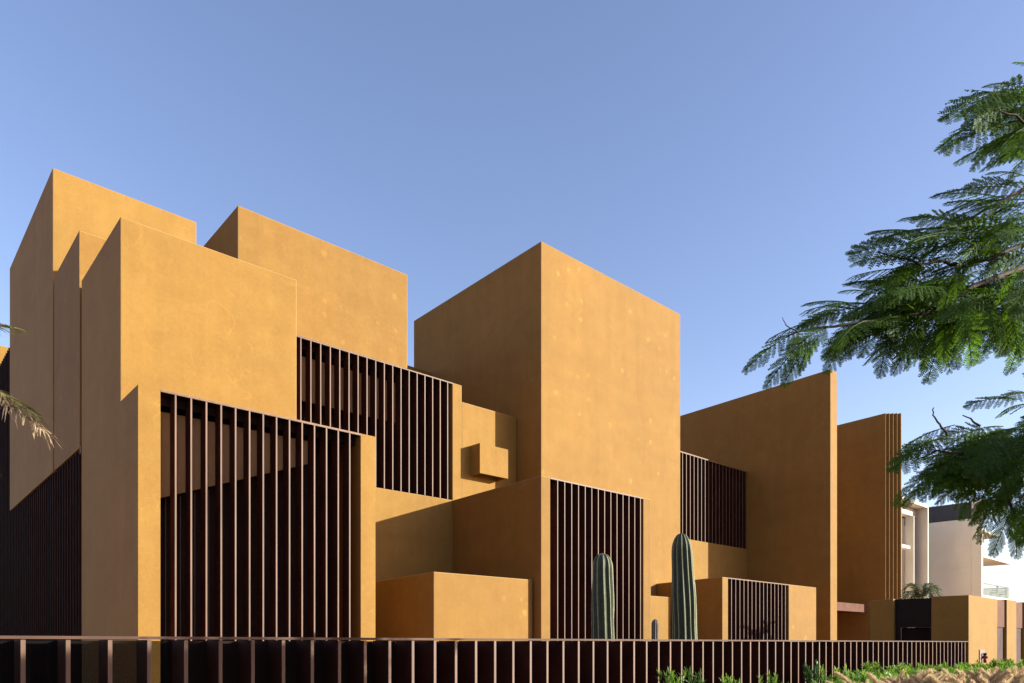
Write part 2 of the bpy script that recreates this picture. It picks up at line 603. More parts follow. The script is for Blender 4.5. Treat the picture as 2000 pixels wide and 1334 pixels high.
def mesh_mat():
    m, nt, bs = new_mat("perforated_sheet")
    bs.inputs["Base Color"].default_value = (0.007, 0.005, 0.005, 1)
    bs.inputs["Roughness"].default_value = 0.7
    bs.inputs["Specular IOR Level"].default_value = 0.04
    geo = nd(nt, "ShaderNodeNewGeometry")
    mp = nd(nt, "ShaderNodeMapping")
    mp.inputs["Scale"].default_value = (100, 0, 100)
    mp.inputs["Rotation"].default_value = (0, R(45), 0)
    nt.links.new(geo.outputs["Position"], mp.inputs["Vector"])
    sp = nd(nt, "ShaderNodeSeparateXYZ")
    nt.links.new(mp.outputs[0], sp.inputs[0])
    fx = math_n(nt, 'SUBTRACT', math_n(nt, 'FRACT', sp.outputs[0]), 0.5)
    fz = math_n(nt, 'SUBTRACT', math_n(nt, 'FRACT', sp.outputs[2]), 0.5)
    rr = math_n(nt, 'ADD', math_n(nt, 'MULTIPLY', fx, fx), math_n(nt, 'MULTIPLY', fz, fz))
    hole = math_n(nt, 'LESS_THAN', rr, 0.05)
    tr = nd(nt, "ShaderNodeBsdfTransparent")
    mx = nd(nt, "ShaderNodeMixShader")
    nt.links.new(hole, mx.inputs[0])
    nt.links.new(bs.outputs[0], mx.inputs[1])
    nt.links.new(tr.outputs[0], mx.inputs[2])
    nt.links.new(mx.outputs[0], nt.nodes["Material Output"].inputs[0])
    return m


b = MB(); b.quad((-3.2, 6.98, 0), (2.25, 6.98, 0), (2.25, 6.98, 1.62), (-3.2, 6.98, 1.62))
b.build("perforated_panel", mesh_mat(), fence)
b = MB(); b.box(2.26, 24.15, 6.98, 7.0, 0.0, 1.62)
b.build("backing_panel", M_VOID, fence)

# ------------------------------------------------------------------ cacti
def cactus_mat(name, green, crest, hi=0.9):
    m, nt, bs = new_mat(name)
    a = nd(nt, "ShaderNodeAttribute", attribute_name="ridge")
    geo = nd(nt, "ShaderNodeNewGeometry")
    n = noise(nt, geo.outputs["Position"], 9.0, 4)
    g_ = mix_c(nt, maprange(nt, n, .3, .7), green, tuple(c * 1.5 for c in green))
    f = maprange(nt, a.outputs["Fac"], 0.80, hi, 0.0, 1.0)
    areole = math_n(nt, 'MULTIPLY', f, maprange(nt, noise(nt, geo.outputs["Position"], 45.0, 2), .3, .6, 0.45, 1.0))
    c = mix_c(nt, areole, g_, crest)
    nt.links.new(c, bs.inputs["Base Color"])
    bs.inputs["Roughness"].default_value = 0.55
    bs.inputs["Specular IOR Level"].default_value = 0.15
    return m


def cactus(name, x, y, h, r, ribs, label, mat, bend=0.03, depth=0.30, phase=0.0, seed=1, taper=0.12):
    rr = random.Random(seed)
    NT, NZ = ribs * 14, 90
    vs, fs, ridge = [], [], []
    ph = [rr.uniform(0, 6.28) for _ in range(4)]
    for k in range(NZ + 1):
        t = k / NZ
        z = h * t
        dome = max(0.0, (z - (h - 1.5 * r)) / (1.5 * r))
        rad = r * (1 - taper * (t - .2) ** 2 * 1.5) * math.sqrt(max(0.0, 1 - dome ** 2.4)) * (1 + 0.025 * math.sin(9 * t + ph[0]) + .02 * math.sin(23 * t + ph[1]))
        if k < 8:
            rad *= 0.9 + 0.1 * k / 8
        cx = bend * math.sin(2.2 * t + ph[2]) - bend * math.sin(ph[2])
        cy = bend * .6 * math.sin(2.8 * t + ph[3]) - bend * .6 * math.sin(ph[3])
        for j in range(NT):
            th = 2 * math.pi * j / NT
            q = (th * ribs / (2 * math.pi) + phase + 0.06 * math.sin(7 * t + ph[0])) % 1.0
            tri = 1 - abs(2 * q - 1)
            prof = tri ** 1.15
            e = (1 - depth + depth * prof) * (1 + 0.03 * math.sin(th * 3 + 8 * t + ph[1]))
            e = 1 - (1 - e) * (1 - 0.55 * dome)
            vs.append((cx + rad * e * math.cos(th), cy + rad * e * math.sin(th), z - (0.06 * r * (1 - prof) * dome)))
            ridge.append(tri)
    for k in range(NZ):
        for j in range(NT):
            l = (j + 1) % NT
            fs.append((k * NT + j, k * NT + l, (k + 1) * NT + l, (k + 1) * NT + j))
    fs.append(tuple(NZ * NT + j for j in range(NT)))
    me = bpy.data.meshes.new(name)
    me.from_pydata(vs, [], fs)
    at_ = me.attributes.new("ridge", 'FLOAT', 'POINT')
    at_.data.foreach_set("value", ridge)
    me.polygons.foreach_set("use_smooth", [True] * len(fs))
    me.materials.append(mat)
    o = bpy.data.objects.new(name, me)
    COL.objects.link(o)
    o.location = (x, y, 0)
    tag(o, label, "cactus")
    return o


M_CAC = cactus_mat("cactus_skin", (0.042, 0.044, 0.024), (0.42, 0.42, 0.24), 0.98)
M_CAC2 = cactus_mat("cactus_skin_grey", (0.10, 0.075, 0.055), (0.30, 0.24, 0.18))
cactus("column_cactus", 11.22, 9.5, 3.40, 0.235, 10, "thick green column cactus in front of the tall slatted block", M_CAC, 0.02, 0.26, 0.15, 3)
cactus("column_cactus", 14.03, 9.5, 4.10, 0.29, 12, "tallest ribbed green cactus, leaning right of the slatted block", M_CAC, 0.06, 0.24, 0.35, 8, 0.30)
cactus("column_cactus", 12.91, 9.5, 2.12, 0.088, 12, "short thin brownish cactus standing between the two green ones", M_CAC2, 0.02, 0.2, 0.1, 5)


# ------------------------------------------------------------------ foliage helpers
def leaf_mat(name, col, var=0.35, trans=0.35, rough=0.5, tcol=None, scale=3.0, spec=0.35):
    m, nt, bs = new_mat(name)
    geo = nd(nt, "ShaderNodeNewGeometry")
    n = noise(nt, geo.outputs["Position"], scale, 3)
    rnd = geo.outputs["Random Per Island"]
    f = math_n(nt, 'MULTIPLY_ADD', rnd, 0.5, math_n(nt, 'MULTIPLY', maprange(nt, n, .3, .7), 0.5))
    c = mix_c(nt, f, tuple(x * (1 - var) for x in col), tuple(x * (1 + var) for x in col))
    nt.links.new(c, bs.inputs["Base Color"])
    bs.inputs["Roughness"].default_value = rough
    bs.inputs["Specular IOR Level"].default_value = spec
    tl = nd(nt, "ShaderNodeBsdfTranslucent")
    tc = tcol or (col[0] * 1.5, col[1] * 1.6, col[2] * .7)
    tl.inputs["Color"].default_value = (*tc, 1)
    mx = nd(nt, "ShaderNodeMixShader")
    mx.inputs[0].default_value = trans
    nt.links.new(bs.outputs[0], mx.inputs[1])
    nt.links.new(tl.outputs[0], mx.inputs[2])
    nt.links.new(mx.outputs[0], nt.nodes["Material Output"].inputs[0])
    return m


def quads_object(name, V, mats, parent=None, midx=None):
    """V: (n,4,3) array of quads -> one mesh object"""
    V = np.asarray(V, dtype=np.float32)
    n = len(V)
    me = bpy.data.meshes.new(name)
    me.vertices.add(n * 4)
    me.vertices.foreach_set("co", V.reshape(-1))
    me.loops.add(n * 4)
    me.loops.foreach_set("vertex_index", np.arange(n * 4, dtype=np.int32))
    me.polygons.add(n)
    me.polygons.foreach_set("loop_start", np.arange(0, n * 4, 4, dtype=np.int32))
    me.polygons.foreach_set("loop_total", np.full(n, 4, dtype=np.int32))
    for m in (mats if isinstance(mats, (list, tuple)) else [mats]):
        me.materials.append(m)
    if midx is not None:
        me.polygons.foreach_set("material_index", np.asarray(midx, dtype=np.int32))
    me.update(calc_edges=True)
    o = bpy.data.objects.new(name, me)
    COL.objects.link(o)
    if parent is not None:
        put_under(o, parent)
    return o


def unit(v):
    return v / (np.linalg.norm(v, axis=-1, keepdims=True) + 1e-9)


def fern_frond(b, t, nrm, pairs=13, pin=0.27, leaf=14, sag=0.12, lw=0.45):
    """bipinnate frond from b to t; returns (n,4,3) quads"""
    b, t = np.asarray(b, float), np.asarray(t, float)
    ln = np.linalg.norm(t - b)
    c = (b + t) / 2 + np.array((0, 0, sag * ln * 1.6))
    ts = np.linspace(0.10, 0.99, pairs)
    Pt = ((1 - ts) ** 2)[:, None] * b + (2 * ts * (1 - ts))[:, None] * c + (ts ** 2)[:, None] * t
    T = unit(2 * (1 - ts)[:, None] * (c - b) + 2 * ts[:, None] * (t - c))
    nrm = unit(np.asarray(nrm, float))
    S = unit(np.cross(T, nrm))
    out = []
    # rachis
    tt = np.linspace(0, 1, 9)
    Q = ((1 - tt) ** 2)[:, None] * b + (2 * tt * (1 - tt))[:, None] * c + (tt ** 2)[:, None] * t
    w = 0.004
    for side in (S.mean(0), nrm):
        side = unit(side)
        q = np.stack([Q[:-1] - side * w, Q[:-1] + side * w, Q[1:] + side * w * .8, Q[1:] - side * w * .8], 1)
        out.append(q)
    prof = np.sin(np.pi * (0.16 + 0.80 * ts)) ** 0.55
    for sg in (-1, 1):
        ang = np.radians(28 + 34 * ts + rng.normal(0, 4, pairs))
        D = unit(S * sg * np.cos(ang)[:, None] + T * np.sin(ang)[:, None] - np.array((0, 0, 0.18)) + rng.normal(0, .05, (pairs, 3)))
        Ln = pin * ln * prof * rng.uniform(.88, 1.08, pairs)
        W = unit(np.cross(np.cross(S, T), D))          # in-plane across the pinna
        N = unit(np.cross(D, W))
        k = (np.arange(leaf) + .5) / leaf
        for s2 in (-1, 1):
            droop = -0.10 * (k ** 2)[None, :, None] * np.array((0, 0, 1.0)) * Ln[:, None, None]
            A = Pt[:, None, :] + D[:, None, :] * (k[None, :] * Ln[:, None])[:, :, None] + droop
            hw = (Ln / leaf * 0.45)[:, None, None]
            ll = (0.075 * pin * ln / .27 * np.sin(np.pi * (0.12 + .8 * k)) ** .5)[None, :, None] * lw
            fold = rng.normal(0.25, .18, (pairs, leaf, 1))
            dirv = unit(W[:, None, :] * s2 + D[:, None, :] * .45 - N[:, None, :] * fold * np.sign(N[:, None, 2:3] + 1e-6))
            B = A + dirv * ll
            Dh = D[:, None, :] * hw
            out.append(np.stack([A - Dh, A + Dh, B + Dh * .7, B - Dh * .7], 2).reshape(-1, 4, 3))
    return np.concatenate(out)


# ------------------------------------------------------------------ flame tree at the right
tree = empty("flame_tree", tuple(at(2330, 1256, 6.5)[:2]) + (0.0,),
             "feathery green flame tree with fern like leaves reaching in at the right edge", "tree")
M_BARK = simple("bark", (0.055, 0.030, 0.018), 0.85, 0, 0.3, 14.0)
M_FERN = leaf_mat("fern_leaf", (0.045, 0.080, 0.008), 0.6, 0.32, 0.6, (0.16, 0.29, 0.014), 2.0, 0.15)
tx, ty, _ = at(2330, 1256, 6.5)
tr = MB()
tr.tube([(tx, ty, -0.1), (tx + .02, ty, .6), (tx - .03, ty + .02, 1.5), (tx + .03, ty, 2.6), tuple(at(2330, 760, 6.5)), tuple(at(2330, 640, 6.4))],
        [0.24, 0.17, 0.15, 0.13, 0.12, 0.09], 12)
limbs = [
    ([(2330, 640, 6.4), (2150, 560, 6.0), (2000, 522, 5.7), (1900, 560, 5.5), (1840, 592, 5.42), (1815, 612, 5.4), (1700, 628, 5.3), (1600, 640, 5.25), (1540, 655, 5.2)], .030, .005),
    ([(2150, 560, 6.0), (2060, 480, 5.9), (1990, 480, 5.8), (1935, 505, 5.7), (1880, 516, 5.65), (1820, 512, 5.6), (1800, 520, 5.58), (1772, 506, 5.55), (1715, 492, 5.5)], .022, .005),
    ([(2330, 640, 6.4), (2200, 400, 6.1), (2060, 300, 5.8), (1985, 225, 5.6), (1935, 215, 5.55)], .024, .003),
    ([(2060, 300, 5.8), (2005, 365, 5.7), (1960, 392, 5.6), (1890, 430, 5.5)], .02, .007),
    ([(2330, 760, 6.5), (2150, 850, 6.0), (2000, 870, 5.7), (1900, 885, 5.5), (1830, 880, 5.42), (1780, 905, 5.4)], .024, .004),
    ([(2000, 870, 5.7), (1960, 945, 5.6), (1975, 990, 5.55), (1985, 1010, 5.5)], .02, .007),
    ([(2200, 400, 6.1), (2090, 180, 5.8), (2015, 115, 5.7)], .03, .008),
    ([(1850, 850, 5.42), (1842, 838, 5.4), (1831, 824, 5.4), (1822, 811, 5.4), (1824, 796, 5.4)], .010, .004),
    ([(1915, 832, 5.5), (1900, 823, 5.5), (1880, 811, 5.5)], .010, .004),
    ([(1560, 650, 5.2), (1535, 635, 5.2), (1528, 620, 5.2)], .005, .002),
    ([(1860, 600, 5.42), (1870, 610, 5.4), (1878, 650, 5.4)], .010, .004),
]
for pts_, r0, r1 in limbs:
    P3 = [at(*p) for p in pts_]
    # densify with a little wander
    dens = []
    for a_, c_ in zip(P3[:-1], P3[1:]):
        for s in (0, .33, .66):
            w = 0 if s == 0 else r0 * .35
            dens.append(a_ + (c_ - a_) * s + rng.normal(0, 1, 3) * w)
    dens.append(P3[-1])
    rad = np.linspace(r0, r1, len(dens))
    tr.tube([tuple(p) for p in dens], list(rad), 8)
tr.build("trunk", M_BARK, tree, True)

keys = [
    # upper cluster: base u, v -> tip u, v
    (1985, 165, 1925, 168), (1970, 180, 1852, 228), (1985, 195, 1885, 245), (1995, 215, 1842, 282), (2000, 240, 1848, 292),
    (2005, 255, 1872, 315), (1990, 265, 1905, 310), (2005, 250, 1955, 290), (2020, 130, 1980, 122), (2000, 190, 1915, 205),
    (2030, 230, 1940, 260), (2010, 280, 1990, 310),
    (1965, 365, 1826, 382), (1975, 382, 1842, 418), (1962, 400, 1850, 436), (2005, 345, 1930, 338), (2000, 390, 1905, 400),
    (2010, 360, 1950, 360), (1990, 410, 1900, 430),
    # main arm
    (1870, 432, 1760, 428), (1885, 450, 1722, 466), (1850, 478, 1668, 494), (1835, 462, 1705, 452), (1805, 505, 1668, 514),
    (1800, 525, 1665, 540), (1785, 540, 1682, 556), (1765, 556, 1690, 560), (1700, 572, 1640, 570), (1690, 592, 1572, 608),
    (1660, 592, 1572, 594), (1610, 622, 1502, 662), (1570, 645, 1459, 720), (1580, 655, 1498, 752), (1592, 660, 1532, 748),
    (1600, 655, 1562, 722), (1645, 650, 1630, 702), (1658, 645, 1660, 698), (1705, 660, 1682, 695), (1745, 652, 1735, 696),
    (1805, 640, 1792, 695), (1862, 612, 1868, 715), (1845, 625, 1772, 716), (1838, 640, 1800, 718), (1905, 640, 1912, 675),
    (1945, 648, 1922, 688), (1965, 630, 1952, 694), (1992, 640, 1962, 692), (1640, 612, 1560, 640), (1620, 640, 1545, 690),
    (1720, 600, 1640, 625), (1760, 600, 1680, 640), (1800, 590, 1700, 610), (1840, 560, 1740, 590), (1880, 480, 1790, 470),
    (1930, 450, 1820, 455), (1970, 430, 1860, 440), (1900, 520, 1800, 545), (1930, 560, 1830, 580), (1960, 540, 1880, 590),
    (1990, 560, 1900, 620), (1990, 600, 1920, 650), (2010, 450, 1920, 460), (2020, 500, 1930, 520), (2030, 640, 1985, 690),
    (1740, 630, 1660, 660), (1780, 640, 1710, 680), (1880, 600, 1830, 660), (1900, 590, 1880, 660),
    # lower arm
    (1990, 780, 1890, 792), (2010, 792, 1955, 806), (2020, 770, 1960, 776), (1865, 830, 1768, 872), (1860, 850, 1742, 915),
    (1850, 872, 1748, 912), (1852, 900, 1752, 982), (1845, 915, 1765, 986), (1872, 920, 1802, 976), (1905, 930, 1832, 982),
    (1925, 940, 1868, 978), (1935, 955, 1897, 1022), (1955, 975, 1902, 1012), (1985, 985, 1940, 1080), (1988, 995, 1985, 1084),
    (1992, 985, 2015, 1066), (1950, 880, 1895, 935), (1900, 860, 1815, 900), (1930, 840, 1840, 855), (1960, 850, 1880, 880),
    (1990, 860, 1910, 900), (1990, 900, 1930, 950), (2000, 930, 1950, 985), (2010, 840, 1940, 845), (2010, 960, 1970, 1020),
    (1880, 880, 1800, 930), (1925, 905, 1860, 950),
]
fr = []
back = np.array((-FX, -FY, 0.0))
for (u, v, u2, v2) in keys:
    d = 5.75 - (2000 - u) / 460 * .55 + rng.normal(0, .10)
    if v > 760:
        d = 5.65 - (2000 - u) / 300 * .3 + rng.normal(0, .10)
    a_ = at(u, v, d)
    c_ = at(u2, v2, d + rng.normal(0, .10))
    nrm = unit(back * rng.uniform(.15, .9) + np.array((0, 0, rng.uniform(.5, 1.0))) + rng.normal(0, .25, 3))
    fr.append(fern_frond(a_, c_, nrm, int(rng.integers(11, 15)), rng.uniform(.24, .32), 12, rng.uniform(.05, .12)))


def fill(n, poly, lo, hi, dr, ln=(70, 130)):
    xs = [p[0] for p in poly]; ys = [p[1] for p in poly]
    done = 0
    while done < n:
        u = rng.uniform(min(xs), max(xs)); v = rng.uniform(min(ys), max(ys))
        ins = False
        for (x1, y1), (x2, y2) in zip(poly, poly[1:] + poly[:1]):
            if (y1 > v) != (y2 > v) and u < (x2 - x1) * (v - y1) / (y2 - y1) + x1:
                ins = not ins
        if not ins:
            continue
        d = rng.uniform(*dr)
        L_ = rng.uniform(*ln)
        an = math.radians(rng.uniform(lo, hi))
        a_ = at(u, v, d)
        c_ = at(u - L_ * math.cos(an), v + L_ * math.sin(an), d + rng.normal(0, .2))
        nrm = unit(back * rng.uniform(-.2, .9) + np.array((0, 0, rng.uniform(.5, 1.0))) + rng.normal(0, .3, 3))
        fr.append(fern_frond(a_, c_, nrm, int(rng.integers(10, 14)), rng.uniform(.24, .32), 10, rng.uniform(.05, .12)))
        done += 1


fill(150, [(1700, 590), (1850, 470), (2060, 420), (2080, 640), (1900, 640), (1760, 640), (1640, 640)], -5, 70, (5.35, 6.1))
fill(62, [(1860, 850), (2060, 810), (2080, 990), (1960, 960), (1880, 930)], 0, 70, (5.4, 6.0))
fill(40, [(1700, 600), (1850, 560), (1990, 560), (1990, 650), (1850, 650), (1700, 650)], -10, 110, (5.2, 5.6), (60, 100))
fill(22, [(1850, 440), (1980, 385), (2060, 360), (2060, 440), (1900, 470)], -10, 40, (5.4, 5.9))
fill(26, [(1990, 180), (2080, 150), (2080, 300), (1985, 270)], 0, 60, (5.5, 6.0))
# crown beyond the frame
fill(70, [(2110, 190), (2650, -60), (2900, 500), (2600, 950), (2080, 950)], -60, 120, (4.8, 8.0), (90, 170))
fill(30, [(2700, 0), (3400, -100), (3500, 700), (2800, 800)], -60, 180, (4.5, 7.5), (90, 180))
# unseen dense fronds added up-sun to shade the fence's left end
for _ in range(1000):
    t_ = rng.uniform(6.6, 9.0)
    a_ = np.array((rng.uniform(-3.2, 3.5) + .86 * t_, 6.64 - t_, rng.uniform(.15, 1.42) + .335 * t_ + .1))
    an = rng.uniform(0, 6.28); L_ = rng.uniform(.5, .8)
    c_ = a_ + np.array((math.cos(an) * L_, math.sin(an) * L_, -rng.uniform(.05, .3)))
    off = True
    for q_ in (a_, c_):
        dd = FX * q_[0] + FY * q_[1]
        if dd > .2 and (RX * q_[0] + RY * q_[1]) / dd * 1424 + 1000 < 2420:
            off = False
    if not off:
        continue
    fr.append(fern_frond(a_, c_, unit(np.array((rng.normal(0, .5), rng.normal(0, .5), 1.0))), 11, .34, 5, .05, 1.6))
quads_object("crown", np.concatenate(fr), M_FERN, tree)


# ------------------------------------------------------------------ palms
def palm_frond(pts, n=44, leaf=0.32, wid=0.02, droop=0.5, nrm=(0, 0, 1), rag=0.12):
    """pinnate frond along a polyline; returns leaflet quads"""
    pts = np.asarray(pts, float)
    seg = np.linalg.norm(np.diff(pts, axis=0), axis=1)
    s = np.concatenate(([0], np.cumsum(seg))) / seg.sum()
    ts = np.linspace(0.18, 1.0, n)
    Pm = np.stack([np.interp(ts, s, pts[:, i]) for i in range(3)], 1)
    Pe = np.stack([np.interp(np.clip(ts + .04, 0, 1.0), s, pts[:, i]) for i in range(3)], 1)
    Pb = np.stack([np.interp(np.clip(ts - .04, 0, 1.0), s, pts[:, i]) for i in range(3)], 1)
    T = unit(Pe - Pb)
    S = unit(np.cross(T, np.asarray(nrm, float)))
    out = []
    for sg in (-1, 1):
        an = np.radians(38 + 22 * ts + rng.normal(0, 6, n))
        D = unit(S * sg * np.cos(an)[:, None] + T * np.sin(an)[:, None] + np.array((0, 0, .25)) + rng.normal(0, rag, (n, 3)))
        Ln = leaf * np.sin(np.pi * (.22 + .66 * ts)) ** .6 * rng.uniform(.8, 1.1, n)
        k = 3
        prev = Pm
        Wd = unit(np.cross(D, np.asarray((0, 0, 1.0)) + rng.normal(0, .4, (n, 3)))) * wid
        for i in range(k):
            t1 = (i + 1) / k
            cur = Pm + D * (Ln * t1)[:, None] - np.array((0, 0, 1.0)) * (droop * Ln * t1 ** 2)[:, None]
            w0 = Wd * (1 - .75 * (i / k) ** 1.5); w1 = Wd * max(.08, 1 - .9 * t1 ** 1.5)
            out.append(np.stack([prev - w0, prev + w0, cur + w1, cur - w1], 1))
            prev = cur
    return np.concatenate(out)


def arc(a, c, up, n=12):
    a, c = np.asarray(a, float), np.asarray(c, float)
    m = (a + c) / 2 + np.array((0, 0, up))
    t = np.linspace(0, 1, n)[:, None]
    return (1 - t) ** 2 * a + 2 * t * (1 - t) * m + t ** 2 * c


def palm(name, base, top, crad, mats, fronds, label, leaf, wid, trunk_r, n=44):
    root = empty(name, base, label, "palm")
    b = MB()
    rings = 26
    pts_, rad = [], []
    for i in range(rings):
        t = i / (rings - 1)
        pts_.append((base[0] + (top[0] - base[0]) * t, base[1] + (top[1] - base[1]) * t, base[2] - .1 + (top[2] - base[2] + .1) * t))
        rad.append(trunk_r * (1.15 - .3 * t) * (1 + (.08 if i % 2 else -.04)))
    b.tube(pts_, rad, 12)
    b.build("trunk", M_BARK, root, True)
    for tip, up, dead in fronds:
        line = arc(top, tip, up)
        q = palm_frond(line, n, leaf, wid, 0.42 if not dead else .45, rag=.10 if not dead else .2)
        lf = quads_object("frond", q, mats[1] if dead else mats[0], root)
        s = MB(); s.tube([tuple(p) for p in line], list(np.linspace(.016, .005, len(line))), 6)
        s.build("stalk", mats[2], lf, True)
    return root


M_PALM = leaf_mat("palm_leaf", (0.16, 0.135, 0.04), 0.35, 0.25, 0.5)
M_PALMG = leaf_mat("palm_leaf_grey", (0.12, 0.135, 0.06), 0.3, 0.2, 0.5)
M_PALMD = leaf_mat("palm_leaf_dry", (0.40, 0.26, 0.14), 0.4, 0.15, 0.7, (0.3, 0.19, 0.1))
M_STALK = simple("palm_stalk", (0.24, 0.20, 0.08), 0.6)
pt = at(-260, 720, 7.0)
fr_l = [(at(72, 812, 6.6), .35, False), (at(92, 846, 6.5), .42, True), (at(20, 640, 6.9), .35, False), (at(-40, 560, 7.3), .5, False),
        (at(-40, 900, 6.6), .5, True), (at(-300, 350, 7.2), .3, False), (at(-560, 600, 7.0), .5, False), (at(-520, 850, 7.6), .6, False),
        (at(-330, 880, 8.6), .7, False), (at(-150, 560, 9.0), .5, False), (at(-420, 480, 5.6), .5, False)]
palm("date_palm", (pt[0], pt[1], 0.0), tuple(pt), 0, (M_PALM, M_PALMD, M_STALK), fr_l,
     "date palm with dry frond tips reaching in at the left edge", 0.30, 0.008, 0.16, 84)
pt = at(1798, 1178, 30.0)
fr_r = [(at(1762, 1176, 29.5), .9, False), (at(1842, 1176, 29.6), 1.0, False), (at(1768, 1150, 30.5), .7, False), (at(1832, 1152, 30.4), .75, False),
        (at(1780, 1140, 29.0), .4, False), (at(1822, 1168, 29.0), 1.0, False), (at(1775, 1185, 30.8), .9, False), (at(1815, 1140, 30.9), .5, False)]
palm("date_palm", (pt[0], pt[1], 0.0), tuple(pt), 0, (M_PALMG, M_PALMD, M_STALK), fr_r,
     "small palm with arching fronds behind the dark gatehouse wall", 0.42, 0.018, 0.18, 46)


# ------------------------------------------------------------------ shrubs and grasses
def shrub_quads(h, stems, leaves, seed, leaf=0.15):
    r = np.random.default_rng(seed)
    out = []
    for s in range(stems):
        an = r.uniform(0, 6.28); sp = r.uniform(.05, .34)
        top = np.array((math.cos(an) * sp, math.sin(an) * sp, h * r.uniform(.72, 1.0)))
        bot = np.array((math.cos(an) * .05, math.sin(an) * .05, 0))
        side = unit(np.array((-math.sin(an), math.cos(an), 0)))
        out.append(np.array([[bot - side * .006, bot + side * .006, top + side * .004, top - side * .004]]))
        t = np.sort(r.uniform(.35, 1.0, leaves)) ** .7
        P0 = bot + (top - bot) * t[:, None]
        az = np.arange(leaves) * 2.4 + r.normal(0, .3, leaves)
        el = np.radians(15 + 50 * (t - .35) / .65 + r.normal(0, 12, leaves))
        D = np.stack([np.cos(az) * np.cos(el), np.sin(az) * np.cos(el), np.sin(el)], 1)
        L = leaf * r.uniform(.7, 1.15, leaves)
        S = unit(np.cross(D, np.array((0, 0, 1.0)) + r.normal(0, .3, (leaves, 3)))) * (L * .075)[:, None]
        M_ = P0 + D * (L * .5)[:, None]
        E_ = P0 + D * L[:, None] - np.array((0, 0, 1.0)) * (L * .22)[:, None]
        out.append(np.stack([P0 - S * .5, P0 + S * .5, M_ + S, M_ - S], 1))
        out.append(np.stack([M_ - S, M_ + S, E_ + S * .1, E_ - S * .1], 1))
    return np.concatenate(out)


M_SHRUB = leaf_mat("shrub_leaf", (0.095, 0.165, 0.018), 0.4, 0.38, 0.45, (0.22, 0.36, 0.03), 6.0)
M_SHRUBD = leaf_mat("shrub_leaf_dark", (0.045, 0.095, 0.022), 0.4, 0.3, 0.4, (0.09, 0.18, 0.03), 6.0)
protos = {}
SG = "leafy shrubs planted along the slat fence"


def shrub(u, v, d, kind, label, name="leafy_shrub", group=SG, scale=1.0, lush=False):
    p = at(u, v, d)
    if kind not in protos:
        o = quads_object(name, shrub_quads(1.0, 9 if kind < 10 else 16, 46 if kind < 10 else 60, 100 + kind, .15 if kind < 10 else .14), M_SHRUBD if kind in (2,) else M_SHRUB)
        protos[kind] = o
    else:
        o = protos[kind].copy(); COL.objects.link(o)
    h = max(.3, p[2] - .06)
    o.location = (p[0], p[1], 0.06)
    o.scale = (scale * 1.05, scale * 1.05, h)
    o.rotation_euler = (0, 0, rng.uniform(0, 6.28))
    tag(o, label, "shrub", group)
    return o


singles = [(1305, 1313, 9.9, 1, "sparse green sprig at the foot of the fence, nearest the small cactus"),
           (1352, 1314, 10.2, 2, "sparse dark sprig before the fence, below the tall cactus"),
           (1425, 1325, 10.7, 1, "low sprig tip before the fence, below the small slatted block's left pier"),
           (1508, 1319, 11.4, 3, "bright tufted sprig before the fence, below the small slatted block's screen"),
           (1592, 1300, 12.2, 2, "loose dark green shrub before the fence, below the small block's right pier"),
           (1628, 1306, 12.4, 3, "open shrub before the fence, at the foot of the tall wall's lit edge")]
for u, v, d, k_, lb in singles:
    shrub(u, v, d, k_, lb, scale=.68)
i = 0
mass = []
for u in np.arange(1660, 2010, 19):
    v = np.interp(u, [1660, 1700, 1720, 1760, 1800, 1890, 1905, 1955, 1985, 2010], [1318, 1312, 1296, 1304, 1302, 1299, 1294, 1288, 1296, 1300]) + rng.normal(0, 2.5)
    Y = rng.uniform(5.6, 6.2)
    l = (u - 1000) / 1424
    mass.append((u, v, Y / (FY + RY * l)))
for u in np.arange(1650, 2030, 22):
    v = np.interp(u, [1650, 1760, 1900, 2030], [1326, 1311, 1304, 1305]) + rng.normal(0, 3)
    Y = rng.uniform(4.6, 5.3)
    l = (u - 1000) / 1424
    mass.append((u, v, Y / (FY + RY * l)))
for u in np.arange(1640, 2040, 30):
    v = np.interp(u, [1640, 1760, 1900, 2040], [1334, 1321, 1314, 1314]) + rng.normal(0, 3)
    Y = rng.uniform(3.7, 4.3)
    l = (u - 1000) / 1424
    mass.append((u, v, Y / (FY + RY * l)))
for n_, (u, v, d) in enumerate(mass):
    shrub(u, v, d, 11 + n_ % 4, "bright green bushy shrub in the dense hedge before the fence and gatehouse",
          "hedge_shrub", "bushy shrubs of the hedge before the gatehouse", 1.35)


